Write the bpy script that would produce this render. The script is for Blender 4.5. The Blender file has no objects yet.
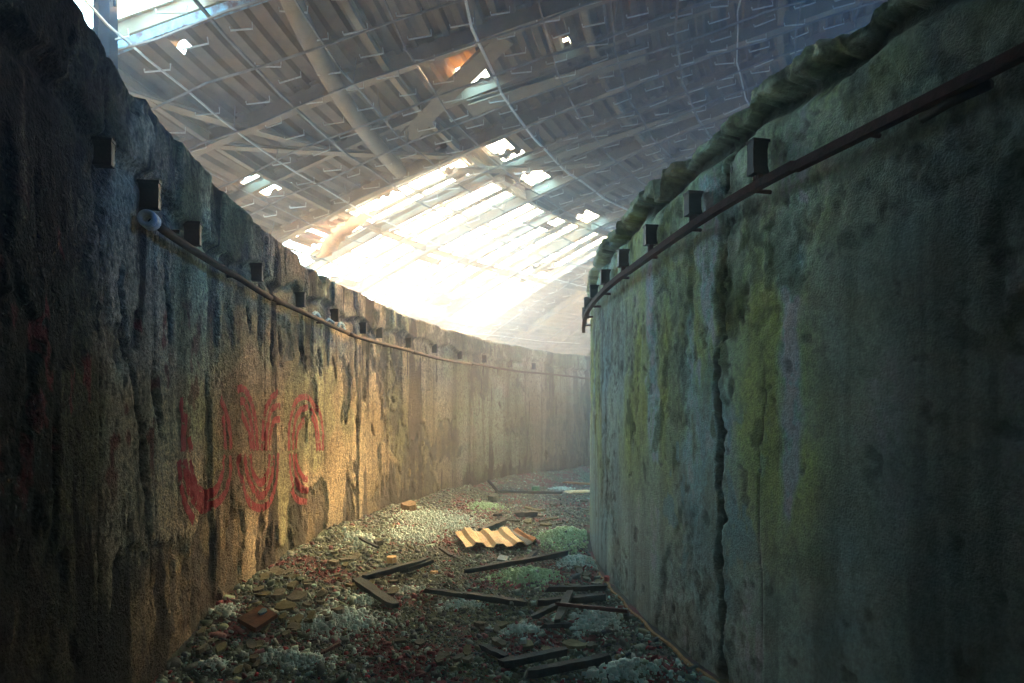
import bpy, math, random
import numpy as np
from math import sin, cos, radians as rad, degrees as deg, pi

random.seed(7)
rng = np.random.default_rng(7)
scn = bpy.context.scene
COL = scn.collection

# ------------------------------------------------------------------ camera
CAMZ = 1.6
FPX = 700.0
HOR = 418.0
cam_d = bpy.data.cameras.new('camera')
cam_d.sensor_width = 36.0
cam_d.lens = FPX / 1024 * 36.0
cam_d.shift_y = (HOR - 341.5) / 1024
cam_d.clip_start = 0.05
cam_d.clip_end = 500
cam = bpy.data.objects.new('camera', cam_d)
cam.location = (0, 0, CAMZ)
cam.rotation_euler = (pi / 2, 0, 0)
COL.objects.link(cam)
scn.camera = cam

# ------------------------------------------------------------------ view
scn.view_settings.view_transform = 'Standard'
scn.view_settings.look = 'None'
scn.view_settings.gamma = 1.0
scn.view_settings.use_curve_mapping = False
scn.view_settings.exposure = 0.22
scn.cycles.use_denoising = True
scn.cycles.max_bounces = 6
scn.cycles.diffuse_bounces = 3
scn.cycles.volume_bounces = 1
scn.cycles.sample_clamp_indirect = 6.0

# ------------------------------------------------------------------ world: hazy sky, warm round the sun, pale blue elsewhere
SUN_FROM = np.array([0.30, 0.80, 0.45])
SUN_FROM = SUN_FROM / np.linalg.norm(SUN_FROM)
w = bpy.data.worlds.new('sky')
scn.world = w
w.use_nodes = True
nt = w.node_tree
nt.nodes.clear()
tc = nt.nodes.new('ShaderNodeTexCoord')
dot = nt.nodes.new('ShaderNodeVectorMath'); dot.operation = 'DOT_PRODUCT'
nt.links.new(tc.outputs['Generated'], dot.inputs[0])
dot.inputs[1].default_value = tuple(SUN_FROM)
ramp = nt.nodes.new('ShaderNodeValToRGB')
ramp.color_ramp.elements[0].position = 0.0
ramp.color_ramp.elements[0].color = (0.26, 0.62, 0.95, 1)
ramp.color_ramp.elements[1].position = 1.0
ramp.color_ramp.elements[1].color = (1.0, 0.80, 0.50, 1)
e = ramp.color_ramp.elements.new(0.80); e.color = (0.44, 0.74, 0.86, 1)
nt.links.new(dot.outputs['Value'], ramp.inputs[0])
bg = nt.nodes.new('ShaderNodeBackground')
bg.inputs['Strength'].default_value = 20.0
sep = nt.nodes.new('ShaderNodeSeparateXYZ'); nt.links.new(tc.outputs['Generated'], sep.inputs[0])
hz = nt.nodes.new('ShaderNodeMapRange'); hz.inputs['From Min'].default_value = -.02; hz.inputs['From Max'].default_value = .03
nt.links.new(sep.outputs['Z'], hz.inputs['Value'])
gm = nt.nodes.new('ShaderNodeMix'); gm.data_type = 'RGBA'; gm.inputs[6].default_value = (.03, .035, .02, 1)   # dark wooded land below the horizon
nt.links.new(hz.outputs[0], gm.inputs[0]); nt.links.new(ramp.outputs[0], gm.inputs[7])
nt.links.new(gm.outputs[2], bg.inputs['Color'])
out = nt.nodes.new('ShaderNodeOutputWorld')
nt.links.new(bg.outputs[0], out.inputs['Surface'])

from mathutils import Vector
def add_light(name, kind, loc, target, **kw):
    d = bpy.data.lights.new(name, kind)
    for k, v in kw.items():
        setattr(d, k, v)
    o = bpy.data.objects.new(name, d)
    o.location = loc
    o.rotation_euler = (Vector(target) - Vector(loc)).to_track_quat('-Z', 'Y').to_euler()
    COL.objects.link(o)
    return o
sun = add_light('sun', 'SUN', tuple(SUN_FROM * 40), (0, 0, 0), energy=92.0, angle=rad(14), color=(1.0, 0.62, 0.27))

CX, CY = 17.59, 7.35
R2, R1 = 19.95, 16.67
WH = 3.35
def pol(r, th, z=0.0):
    t = rad(th)
    return (CX - r * cos(t), CY + r * sin(t), z)
def G(r):                                   # level of the hanging rod grid under the dome
    d = r - 20
    return 6.6 - .27 * d - (.012 * d * d if d > 0 else .006 * d * d)
def DK(r): return G(r) + .45                # level of the roof deck

# light portal over the hole in the roof: it only guides the sky's own light
pc = Vector(pol(22.8, 32, DK(22.8) + .6))
portal = add_light('roof_hole_portal', 'AREA', pc, pc - Vector((-.2, .1, 1.0)), shape='RECTANGLE', size=7.5, size_y=11.0, energy=1.0)
portal.data.cycles.is_portal = True
# added cool fill lamp over the middle of the hall, under the closed roof
hall = add_light('hall_cool_fill', 'AREA', (CX - 3, CY, 9.3), (CX - 9, CY + 1, 2.0), shape='DISK', size=9.0, energy=2300.0, color=(0.08, 0.36, 1.0))

# ------------------------------------------------------------------ helpers
def link(name, me, parent=None, mat=None):
    o = bpy.data.objects.new(name, me)
    COL.objects.link(o)
    if parent is not None:
        o.parent = parent
    if mat is not None and not me.materials:
        me.materials.append(mat)
    return o
def tag(o, label=None, cat=None, group=None, kind=None):
    if label: o['label'] = label
    if cat: o['category'] = cat
    if group: o['group'] = group
    if kind: o['kind'] = kind
    return o
def empty(name, loc=(0, 0, 0), rz=0):
    o = bpy.data.objects.new(name, None)
    o.empty_display_size = .1
    o.location = loc
    o.rotation_euler = (0, 0, rz)
    COL.objects.link(o)
    return o
class MB:
    def __init__(s): s.v = []; s.f = []
    def add(s, vs, fs):
        b = len(s.v); s.v += [tuple(p) for p in vs]; s.f += [tuple(i + b for i in f) for f in fs]
    def box(s, c, size, rot=None):
        x, y, z = [q / 2 for q in size]
        vs = [Vector((a * x, b * y, d * z)) for a in (-1, 1) for b in (-1, 1) for d in (-1, 1)]
        if rot is not None: vs = [rot @ v for v in vs]
        c = Vector(c)
        s.add([v + c for v in vs], [(0, 1, 3, 2), (4, 6, 7, 5), (0, 4, 5, 1), (2, 3, 7, 6), (0, 2, 6, 4), (1, 5, 7, 3)])
    def tube(s, pts, r, n=6, caps=True, flat=1.0):
        pts = [Vector(p) for p in pts]
        rings = []
        for i, p in enumerate(pts):
            a = pts[max(i - 1, 0)]; b = pts[min(i + 1, len(pts) - 1)]
            d = (b - a).normalized()
            up = Vector((0, 0, 1)) if abs(d.z) < .95 else Vector((1, 0, 0))
            u = d.cross(up).normalized(); v = u.cross(d).normalized()
            rings.append([p + (u * cos(2 * pi * (k + .5) / n) + v * sin(2 * pi * (k + .5) / n) * flat) * r for k in range(n)])
        vs = [q for ring in rings for q in ring]
        fs = []
        for i in range(len(pts) - 1):
            for k in range(n):
                fs.append((i * n + k, i * n + (k + 1) % n, (i + 1) * n + (k + 1) % n, (i + 1) * n + k))
        if caps:
            fs.append(tuple(range(n - 1, -1, -1))); m = (len(pts) - 1) * n
            fs.append(tuple(range(m, m + n)))
        s.add(vs, fs)
    def me(s, name, smooth=False):
        m = bpy.data.meshes.new(name)
        m.from_pydata([tuple(v) for v in s.v], [], s.f)
        if smooth:
            m.polygons.foreach_set('use_smooth', [True] * len(m.polygons))
        m.update()
        return m
    def build(s, name, mat, parent=None, smooth=False):
        return link(name, s.me(name, smooth), parent, mat)

def np_mesh(name, V, F4, mat, colors=None, smooth=True, parent=None, tris=False):
    m = bpy.data.meshes.new(name)
    n = 3 if tris else 4
    m.vertices.add(len(V)); m.vertices.foreach_set('co', np.ascontiguousarray(V, dtype=np.float32).ravel())
    F4 = np.ascontiguousarray(F4, dtype=np.int32)
    m.loops.add(F4.size); m.loops.foreach_set('vertex_index', F4.ravel())
    m.polygons.add(len(F4))
    m.polygons.foreach_set('loop_start', np.arange(0, F4.size, n, dtype=np.int32))
    if smooth: m.polygons.foreach_set('use_smooth', np.ones(len(F4), dtype=bool))
    m.update(calc_edges=True)
    if colors is not None:
        a = m.color_attributes.new('col', 'FLOAT_COLOR', 'POINT')
        c = np.ones((len(V), 4), dtype=np.float32); c[:, :colors.shape[1]] = colors
        a.data.foreach_set('color', c.ravel())
    m.materials.append(mat)
    return link(name, m, parent)

# numpy value noise
_T = np.random.default_rng(3).random((256, 256)).astype(np.float64)
def vn(x, y, seed=0):
    x = np.asarray(x, float) + seed * 17.31; y = np.asarray(y, float) + seed * 7.77
    xi = np.floor(x).astype(int); yi = np.floor(y).astype(int)
    fx = x - xi; fy = y - yi
    fx = fx * fx * (3 - 2 * fx); fy = fy * fy * (3 - 2 * fy)
    a = _T[xi & 255, yi & 255]; b = _T[(xi + 1) & 255, yi & 255]
    c = _T[xi & 255, (yi + 1) & 255]; d = _T[(xi + 1) & 255, (yi + 1) & 255]
    return (a * (1 - fx) + b * fx) * (1 - fy) + (c * (1 - fx) + d * fx) * fy
def fbm(x, y, o=4, seed=0):
    s = 0; a = .5; t = 0
    for i in range(o):
        s = s + a * vn(x * 2 ** i, y * 2 ** i, seed + i * 3); t += a; a *= .55
    return s / t
def sm(a, b, x):
    t = np.clip((x - a) / (b - a), 0, 1); return t * t * (3 - 2 * t)
def mix(a, b, t):
    t = np.asarray(t)[..., None]
    return a * (1 - t) + b * t

# where the sight line through a photo point meets the outer wall, the inner wall, the floor
def on_wall(px, py, R, near):
    k = (px - 512) / FPX
    A = k * k + 1; B = -2 * (CX * k + CY); Cc = CX * CX + CY * CY - R * R
    D = math.sqrt(max(B * B - 4 * A * Cc, 0))
    t = (-B - D) / (2 * A) if near else (-B + D) / (2 * A)
    x, y = k * t, t
    return deg(math.atan2(y - CY, CX - x)), CAMZ + (HOR - py) / FPX * t, t
def on_left(px, py): return on_wall(px, py, R2, False)
def on_right(px, py): return on_wall(px, py, R1, True)
def on_floor(px, py, z=0.03):
    t = (CAMZ - z) * FPX / (py - HOR)
    return ((px - 512) / FPX * t, t)

# ------------------------------------------------------------------ materials
def mat_new(name):
    m = bpy.data.materials.new(name); m.use_nodes = True
    n = m.node_tree.nodes; b = n['Principled BSDF']
    return m, m.node_tree, b
def noise_mat(name, c1, c2, scale=20, rough=.8, bump=.3, bscale=None, metal=0.0, detail=6, dist=.01, use_attr=False, spec=.3):
    m, t, b = mat_new(name)
    co = t.nodes.new('ShaderNodeTexCoord')
    nz = t.nodes.new('ShaderNodeTexNoise'); nz.inputs['Scale'].default_value = scale; nz.inputs['Detail'].default_value = detail; nz.inputs['Roughness'].default_value = .68
    t.links.new(co.outputs['Object'], nz.inputs['Vector'])
    r = t.nodes.new('ShaderNodeValToRGB')
    r.color_ramp.elements[0].position = .35; r.color_ramp.elements[0].color = (*c1, 1)
    r.color_ramp.elements[1].position = .65; r.color_ramp.elements[1].color = (*c2, 1)
    t.links.new(nz.outputs['Fac'], r.inputs[0])
    if use_attr:
        at = t.nodes.new('ShaderNodeAttribute'); at.attribute_name = 'col'
        mx = t.nodes.new('ShaderNodeMix'); mx.data_type = 'RGBA'; mx.blend_type = 'MULTIPLY'; mx.inputs[0].default_value = 1
        t.links.new(at.outputs['Color'], mx.inputs[6]); t.links.new(r.outputs[0], mx.inputs[7])
        t.links.new(mx.outputs[2], b.inputs['Base Color'])
    else:
        t.links.new(r.outputs[0], b.inputs['Base Color'])
    b.inputs['Roughness'].default_value = rough
    b.inputs['Metallic'].default_value = metal
    b.inputs['Specular IOR Level'].default_value = spec
    if bump:
        n2 = t.nodes.new('ShaderNodeTexNoise'); n2.inputs['Scale'].default_value = bscale or scale * 3; n2.inputs['Detail'].default_value = 8
        t.links.new(co.outputs['Object'], n2.inputs['Vector'])
        bp = t.nodes.new('ShaderNodeBump'); bp.inputs['Strength'].default_value = bump; bp.inputs['Distance'].default_value = dist
        t.links.new(n2.outputs['Fac'], bp.inputs['Height'])
        t.links.new(bp.outputs[0], b.inputs['Normal'])
    return m
M = {}
M['wall'] = noise_mat('weathered_plaster', (.38, .38, .38), (1.35, 1.35, 1.35), 34, .95, 1.0, 60, use_attr=True, dist=.03, detail=12, spec=.15)
M['wall_r'] = noise_mat('mossy_concrete', (.74, .74, .74), (1.22, 1.22, 1.22), 38, .9, .7, 90, use_attr=True, dist=.02, detail=12, spec=.2)
M['ground'] = noise_mat('trodden_dirt', (.5, .5, .5), (1.3, 1.3, 1.3), 40, .9, .8, 120, use_attr=True, dist=.015)
M['chips'] = noise_mat('rubble_chips', (.75, .75, .75), (1.2, 1.2, 1.2), 60, .75, .3, 150, use_attr=True)
M['foam'] = noise_mat('foam_insulation', (.56, .92, .92), (.88, 1.0, 1.0), 30, .95, .5, 90)
M['foamg'] = noise_mat('mossy_foam_insulation', (.34, .66, .36), (.66, 1.0, .80), 14, .95, .5, 90)
M['deck'] = noise_mat('roof_sheet', (.21, .135, .07), (.33, .22, .12), 2.5, .7, .2, 12)
M['hanger'] = noise_mat('pale_wire', (.62, .58, .50), (.85, .80, .70), 8, .6, 0)
M['rod'] = noise_mat('rusty_rod', (.16, .13, .10), (.45, .38, .30), 3, .8, 0)
M['girder'] = noise_mat('girder_paint', (.27, .19, .105), (.42, .31, .18), 2, .7, .2, 20)
M['darksteel'] = noise_mat('dark_steel', (.004, .008, .016), (.012, .02, .035), 10, .9, .2, 40, spec=.1)
M['railr'] = noise_mat('rusted_rail', (.022, .008, .010), (.09, .028, .032), 18, .85, .3, 60)
M['raill'] = noise_mat('dull_pipe', (.018, .012, .011), (.07, .038, .028), 15, .85, .3, 60)
M['black'] = noise_mat('black_casing', (.003, .004, .006), (.010, .012, .016), 25, .5, .3, 60)
M['white'] = noise_mat('white_collar', (.45, .47, .48), (.75, .76, .76), 30, .6, .4, 80)
M['batten'] = noise_mat('damp_dark_timber', (.002, .020, .040), (.007, .055, .090), 22, .7, .4, 60, spec=.2)
M['teal'] = noise_mat('teal_timber', (.005, .035, .05), (.014, .07, .09), 22, .7, .4, 60)
M['redbar'] = noise_mat('dark_red_bar', (.05, .012, .02), (.11, .03, .04), 22, .5, .4, 60)
M['yellow'] = noise_mat('yellow_sheet', (.95, .66, .30), (1.0, .86, .58), 9, .7, .2, 30)
M['rust'] = noise_mat('orange_rusty_sheet', (.42, .17, .06), (.68, .32, .12), 9, .8, .3, 40)
M['brownplate'] = noise_mat('brown_rust_plate', (.10, .035, .02), (.24, .09, .05), 14, .8, .5, 40)
M['stoneb'] = noise_mat('brown_stone', (.20, .14, .07), (.36, .25, .13), 12, .9, .6, 40)
M['stoneg'] = noise_mat('green_grey_slab', (.10, .125, .11), (.22, .25, .21), 14, .85, .5, 40)
M['stoneo'] = noise_mat('olive_slab', (.12, .145, .08), (.23, .255, .15), 14, .85, .5, 40)
M['bluep'] = noise_mat('blue_panel', (.07, .22, .34), (.14, .36, .50), 14, .5, .3, 40)
M['red'] = noise_mat('red_spray_paint', (.30, .003, .026), (.48, .008, .045), 30, .7, .4, 90)
M['green'] = noise_mat('green_film', (.03, .30, .20), (.10, .55, .38), 14, .4, .4, 40)
M['strip'] = noise_mat('tan_timber_strip', (.30, .18, .08), (.55, .36, .17), 16, .8, .4, 50)
M['gutter'] = noise_mat('flaking_blue_paint', (.16, .05, .035), (.35, .62, .72), 9, .7, .4, 40)

# ------------------------------------------------------------------ walls
def theta_samples(a0, a1, fine0, fine1, step):
    return np.concatenate([np.arange(a0, fine0, .5), np.arange(fine0, fine1, step), np.arange(fine1, a1 + .01, .5)])

# left wall, relief (metres towards the corridor) and colour over (theta, z)
PITS = [on_left(*p)[:2] + s for p, s in [((280, 343), (.05, .13)), ((301, 352), (.05, .06)), ((318, 356), (.06, .10)), ((333, 368), (.05, .14)),
        ((390, 352), (.05, .1)), ((392, 400), (.07, .07)), ((356, 425), (.07, .12)), ((371, 430), (.05, .08)), ((390, 365), (.05, .07)),
        ((353, 490), (.06, .09)), ((400, 470), (.06, .08)), ((425, 350), (.05, .1)), ((500, 405), (.08, .09)), ((432, 460), (.08, .15)),
        ((546, 455), (.1, .15)), ((165, 300), (.05, .25)), ((142, 480), (.06, .3)), ((155, 400), (.07, .2)), ((138, 430), (.04, .2)),
        ((270, 360), (.05, .05)), ((246, 320), (.05, .12)), ((120, 320), (.03, .3)), ((130, 380), (.04, .22))]]
JL = [on_left(x, 418)[0] for x in (95, 152, 262, 355, 422, 452, 483, 503, 541, 566)]
LZ0, LZ1 = on_left(160, 400)[0], on_left(330, 400)[0]
def letters_zone(th, z): return sm(LZ0 - 1.5, LZ0, th) * sm(LZ1 + 1.5, LZ1, th) * sm(.75, 1.0, z) * sm(2.3, 2.0, z)
def left_relief(th, z):
    s = np.radians(th) * R2
    d = .025 * (fbm(s * .7, z * .6, 3, 1) - .5)
    near = sm(-7, -13, th)
    # plaster coat and where it has come away
    n = fbm(s * 1.5, z * 1.0, 5, 5)
    low = .62 - .25 * sm(0, 25, th) + .45 * near
    bias = .20 * sm(low + .35, low - .2, z) + .05 * near - .14 * letters_zone(th, z)
    miss = sm(.60, .635, n + bias)
    strip = sm(.66, .70, fbm(s * 3.0, z * .35, 4, 9) + .05 * near - .08 * letters_zone(th, z))
    miss = np.maximum(miss, strip)
    flute = vn(s * 17, z * .35, 21) * .7 + vn(s * 34, z * 1.2, 22) * .3
    fm = sm(.45, .6, fbm(s * .8, z * .5, 3, 31)) * sm(1.4, 2.1, z) * sm(2.9, 2.7, z) * sm(16, 8, th)
    lz = letters_zone(th, z)
    d = d + .022 * (1 - miss) + .014 * fm * (flute - .5) * 2 * (1 - .8 * lz)
    d = d + miss * .045 * (fbm(s * 9, z * 6, 4, 41) - .55) * (1 - .7 * lz) + .014 * (fbm(s * 26, z * 26, 3, 43) - .5)
    d = d + .010 * (fbm(s * 14, z * 14, 4, 45) - .5)
    # coping band
    edge = 2.98 + .16 * (fbm(s * 1.7, 0 * z, 4, 51) - .5) * 2 - .06 * sm(5, -10, th)
    cop = sm(edge - .012, edge + .02, z)
    d = d + cop * (.05 + .03 * (fbm(s * 4, z * 4, 4, 55) - .5)) - .03 * np.exp(-((z - edge + .05) / .035) ** 2)
    pit = np.zeros_like(d)
    for (a, zz, hw, hh) in PITS:
        ds = (s - rad(a) * R2 + .05 * np.sin((z - zz) * 9)) / hw; dz = (z - zz) / hh
        pit = np.maximum(pit, sm(1.15, .7, np.sqrt(ds * ds + dz * dz) + .7 * (fbm(s * 12, z * 9, 3, 61) - .5)))
    d = d - .06 * pit
    jn = np.zeros_like(d)
    for a in JL:
        ds = np.abs(s - rad(a) * R2 + .03 * (fbm(z * 2.5, z * 0 + a, 3, 71) - .5))
        wv = .006 + .016 * (fbm(z * 5, z * 0 + a, 3, 75))
        jn = np.maximum(jn, sm(wv, wv * .4, ds))
    d = d - .014 * jn
    return d, miss, cop, pit, jn, fm, flute
def left_color(th, z, parts):
    d, miss, cop, pit, jn, fm, flute = parts
    s = np.radians(th) * R2
    tan = np.array([.70, .56, .36]); pale = np.array([.95, .82, .58]); dark = np.array([.15, .14, .125]); soot_shade = np.array([.028, .028, .032])
    n = fbm(s * 1.1, z * .5, 5, 81)
    c = mix(tan * .75, pale, sm(.35, .68, n)[..., ])
    st = fbm(s * 6, z * .35, 4, 85)
    c = c * (1 - .45 * sm(.5, .7, st))[..., None]
    spk = fbm(s * 26, z * 26, 3, 87)
    c = c * (1 - .55 * sm(.56, .68, spk))[..., None]
    c = mix(c, tan * .42, .75 * fm * sm(.5, .36, flute))
    c = mix(c, mix(dark, tan * .62, sm(.45, .65, fbm(s * 8, z * 5, 4, 89))), miss * .9)
    c = mix(c, np.array([.21, .20, .11]), cop * sm(.4, .6, fbm(s * 3, z * 3, 4, 91)) * .7)
    c = mix(c, soot_shade, np.maximum(pit, jn * .8))  # shade inside the pits is painted in, same tone as the soot
    c = mix(c, soot_shade * 1.3, .9 * sm(.615, .665, fbm(s * 2.6, z * .45, 5, 95) + .12 * sm(-5, -12, th) + .04 * sm(.9, .2, z) - .06 * letters_zone(th, z)))  # soot streaks, made denser at the near end to imitate its shade
    # darker foot of the wall and patches of green film
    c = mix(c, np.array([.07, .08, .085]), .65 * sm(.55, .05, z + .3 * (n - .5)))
    c = mix(c, c * np.array([.62, .78, .98]) * .9, sm(9, 24, th))  # haze over the far stretch painted in as a cool tint
    c = mix(c, c * np.array([.72, .92, .80]), sm(.5, .62, fbm(s * .9, z * .9, 3, 97)) * .8)
    c = c * (1 - .78 * sm(-8.5, -13.5, th + 2.0 * (n - .5)))[..., None]  # shade at the near end is put into the colour
    # washed out red paint specks near the first letters
    rd = sm(.66, .70, fbm(s * 5, z * 3.2, 4, 99)) * sm(-4, -9, th) * sm(-17, -12, th) * sm(1.1, 1.4, z) * sm(2.5, 2.2, z)
    c = mix(c, np.array([.22, .02, .03]), rd * .8)
    return c

crack_pts = [(722, 178), (722, 250), (720, 300), (722, 340), (714, 362), (716, 395), (722, 430), (719, 470), (722, 520), (718, 560), (722, 610), (719, 650), (721, 690)]
CR = np.array([on_right(*p)[:2] for p in crack_pts])[::-1]
thin_pts = [(764, 385), (766, 400), (764, 420), (758, 445), (760, 470), (758, 520), (762, 600)]
CT = np.array([on_right(*p)[:2] for p in thin_pts])[::-1]
JR = [on_right(x, 418)[0] for x in (606,)]
def px_right(th, z):     # photo column and row of a wall point: used once, here, to lay out the stains
    t = np.radians(th); x = CX - R1 * np.cos(t); y = CY + R1 * np.sin(t)
    y = np.maximum(y, .4)
    return 512 + FPX * x / y, HOR - (z - CAMZ) / y * FPX
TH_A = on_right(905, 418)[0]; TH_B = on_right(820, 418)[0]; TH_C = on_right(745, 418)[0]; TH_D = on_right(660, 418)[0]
def br_of(s, z): return sm(.54, .60, fbm(s * 1.9, z * 1.2, 4, 115))
def right_relief(th, z):
    s = np.radians(th) * R1
    d = .02 * (fbm(s * .8, z * .7, 3, 101) - .5)
    up = sm(1.7, 2.3, z + .5 * (fbm(s * 1.2, z * .0, 3, 103) - .5))
    rough = sm(.47, .56, fbm(s * 1.4, z * 1.1, 5, 105) + .10 * up - .09 * (1 - up))
    d = d + rough * (.045 * (fbm(s * 8, z * 6, 5, 107) - .6)) - .012 * rough
    d = d + (.004 + .012 * rough) * (fbm(s * 30, z * 30, 3, 109) - .5)
    # coping: proud lip, then a broken shadow gap
    e1 = 3.265 + .05 * (fbm(s * 4.5, s * 0, 5, 111) - .5) * 2
    lip = sm(e1 - .01, e1 + .015, z)
    gap = sm(e1 + .0, e1 - .02, z) * sm(e1 - .10 - .12 * fbm(s * 3, s * 0, 4, 113), e1 - .06, z)
    br = sm(.54, .60, fbm(s * 1.9, z * 1.2, 4, 115))
    d = d + lip * (.055 - .07 * br + .03 * (fbm(s * 7, z * 12, 4, 116) - .5)) - gap * .09 * (.5 + 1.1 * fbm(s * 6, z * 5, 4, 118))
    # small knocks in the concrete
    kn = sm(.72, .76, fbm(s * 7, z * 7, 3, 117)) * .8
    d = d - .012 * kn
    # the long open crack
    cs = np.radians(np.interp(z, CR[:, 1], CR[:, 0])) * R1
    wv = .008 + .045 * fbm(z * 4, z * 0, 4, 119) * sm(2.1, 1.75, z)
    q = np.abs(s - cs + .05 * (fbm(z * 11, z * 0, 5, 121) - .5))
    ck = sm(wv * 1.25, wv * .55, q + .085 * (fbm(s * 24, z * 18, 4, 123) - .5))
    d = d - ck * (.075 + .03 * (fbm(s * 20, z * 9, 3, 125) - .5))
    side = sm(.16, .03, q) * sm(1.75, 2.0, z) * (fbm(s * 8, z * 6, 4, 126) > .45)
    d = d - .018 * side
    ct = np.radians(np.interp(z, CT[:, 1], CT[:, 0])) * R1
    tk = sm(.009, .003, np.abs(s - ct + .03 * (fbm(z * 9, z * 0, 4, 127) - .5))) * sm(2.0, 1.7, z) * sm(.2, .6, z)
    jn = np.zeros_like(d)
    for a in JR:
        jn = np.maximum(jn, sm(.02, .008, np.abs(s - rad(a) * R1 + .02 * (fbm(z * 4, z * 0 + a, 3, 129) - .5))))
    g2 = sm(.045, .02, np.abs(s - rad(on_right(690, 300)[0]) * R1)) * sm(2.05, 2.25, z) * sm(2.9, 2.7, z)
    d = d - .012 * tk - .018 * jn - .02 * g2
    return d, rough, lip, gap, np.maximum(ck, side * .5), np.maximum(tk, jn), kn
def right_color(th, z, parts):
    d, rough, lip, gap, ck, tk, kn = parts
    s = np.radians(th) * R1
    grey = np.array([.29, .42, .43]); warm = np.array([.38, .47, .42]); moss = np.array([.34, .40, .10]); pale = np.array([.46, .74, .76]); mossd = np.array([.05, .075, .025])
    n = fbm(s * .9, z * .5, 4, 131)
    c = mix(grey * .8, warm, sm(.35, .65, n))
    c = c * (1 - .3 * sm(.5, .68, fbm(s * 7, z * .5, 4, 133)))[..., None]
    sx = fbm(s * 1.6, z * .25, 4, 135)
    top = sm(.6, 1.5, z + .8 * (fbm(s * 1.1, z * .3, 4, 137) - .5))
    def band(a, hw): return sm(hw * 1.35, hw * .1, np.abs(s - rad(a) * R1 + .7 * (sx - .5) + .35 * (fbm(s * 2.5, z * 1.3, 4, 138) - .5)))
    g = band(on_right(630, 418)[0], .75) + band(on_right(668, 418)[0], .35) * .9 + band(on_right(760, 418)[0], .30) + band(on_right(820, 418)[0], .24) * .9 + band(on_right(880, 418)[0], .16) * .4
    g = np.clip(.55 * g + .9 * sm(.40, .66, fbm(s * 1.25 + 3, z * .5, 4, 160)) * sm(TH_A + 1, TH_B + 1, th), 0, 1) * top * sm(.22, .60, fbm(s * 2.2, z * 1.0, 5, 139))
    c = mix(c, moss, g * .8)
    p = band(on_right(705, 418)[0], .30) + band(on_right(790, 418)[0], .14) + band(on_right(648, 418)[0], .10)
    p = np.clip(p, 0, 1) * top * sm(.36, .52, fbm(s * 3.2, z * 1.4, 5, 141))
    c = mix(c, pale, p * .7)
    c = mix(c, moss * .8, .5 * sm(2.75, 3.05, z) * sm(.35, .55, fbm(s * 4, z * 3, 4, 143)))
    c = c * (.72 + .56 * fbm(s * 5, z * 3.5, 5, 144))[..., None]
    c = c * (1 - .5 * sm(.56, .70, fbm(s * 20, z * 16, 4, 146)) * (.4 + .6 * rough))[..., None]
    c = c * (1 - .35 * rough * sm(.45, .62, fbm(s * 12, z * 9, 4, 145)))[..., None]
    c = mix(c, mossd, sm(.66, .72, fbm(s * 3.0, z * 2.4, 5, 147)) * top * .7)
    c = mix(c, np.array([.46, .58, .46]), .55 * sm(2.2, 2.7, z + .5 * (sx - .5)) * sm(.42, .6, fbm(s * 6, z * 5, 5, 152)))
    c = mix(c, np.array([.34, .38, .27]), lip * .8 * (1 - br_of(s, z)))
    c = mix(c, c * .45, lip * sm(.5, .6, fbm(s * 5, z * 9, 4, 148)))
    c = np.clip(c * 1.95, 0, .9)
    # flakes of pale paint low down
    fl = sm(.60, .63, fbm(s * 9, z * 4.5, 4, 149)) * sm(1.75, 1.5, z) * sm(.4, .7, z) * sm(.9, .5, np.abs(s - rad(on_right(700, 418)[0]) * R1))
    c = mix(c, pale, fl * .7)
    c = c * (1 - .68 * sm(.1, 1.7, s * 0 + (TH_A - th) / 2.5 + 1 + 1.2 * (fbm(s * 1.5, z * .7, 4, 136) - .5)))[..., None]  # near end darkened in the colour, standing in for shade
    cs = np.radians(np.interp(z, CR[:, 1], CR[:, 0])) * R1
    rim = sm(.11, .05, np.abs(s - cs)) * sm(.42, .55, fbm(s * 10, z * 8, 4, 150)) * sm(2.1, 1.8, z)
    c = mix(c, pale * .95, rim * .55)
    c = mix(c, np.array([.02, .022, .02]), np.clip(ck * 1.0 + tk * .8 + gap * .85 + kn * .55, 0, 1))  # shade in the gap under the lip is painted in too
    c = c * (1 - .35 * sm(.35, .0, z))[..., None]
    return c

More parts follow.
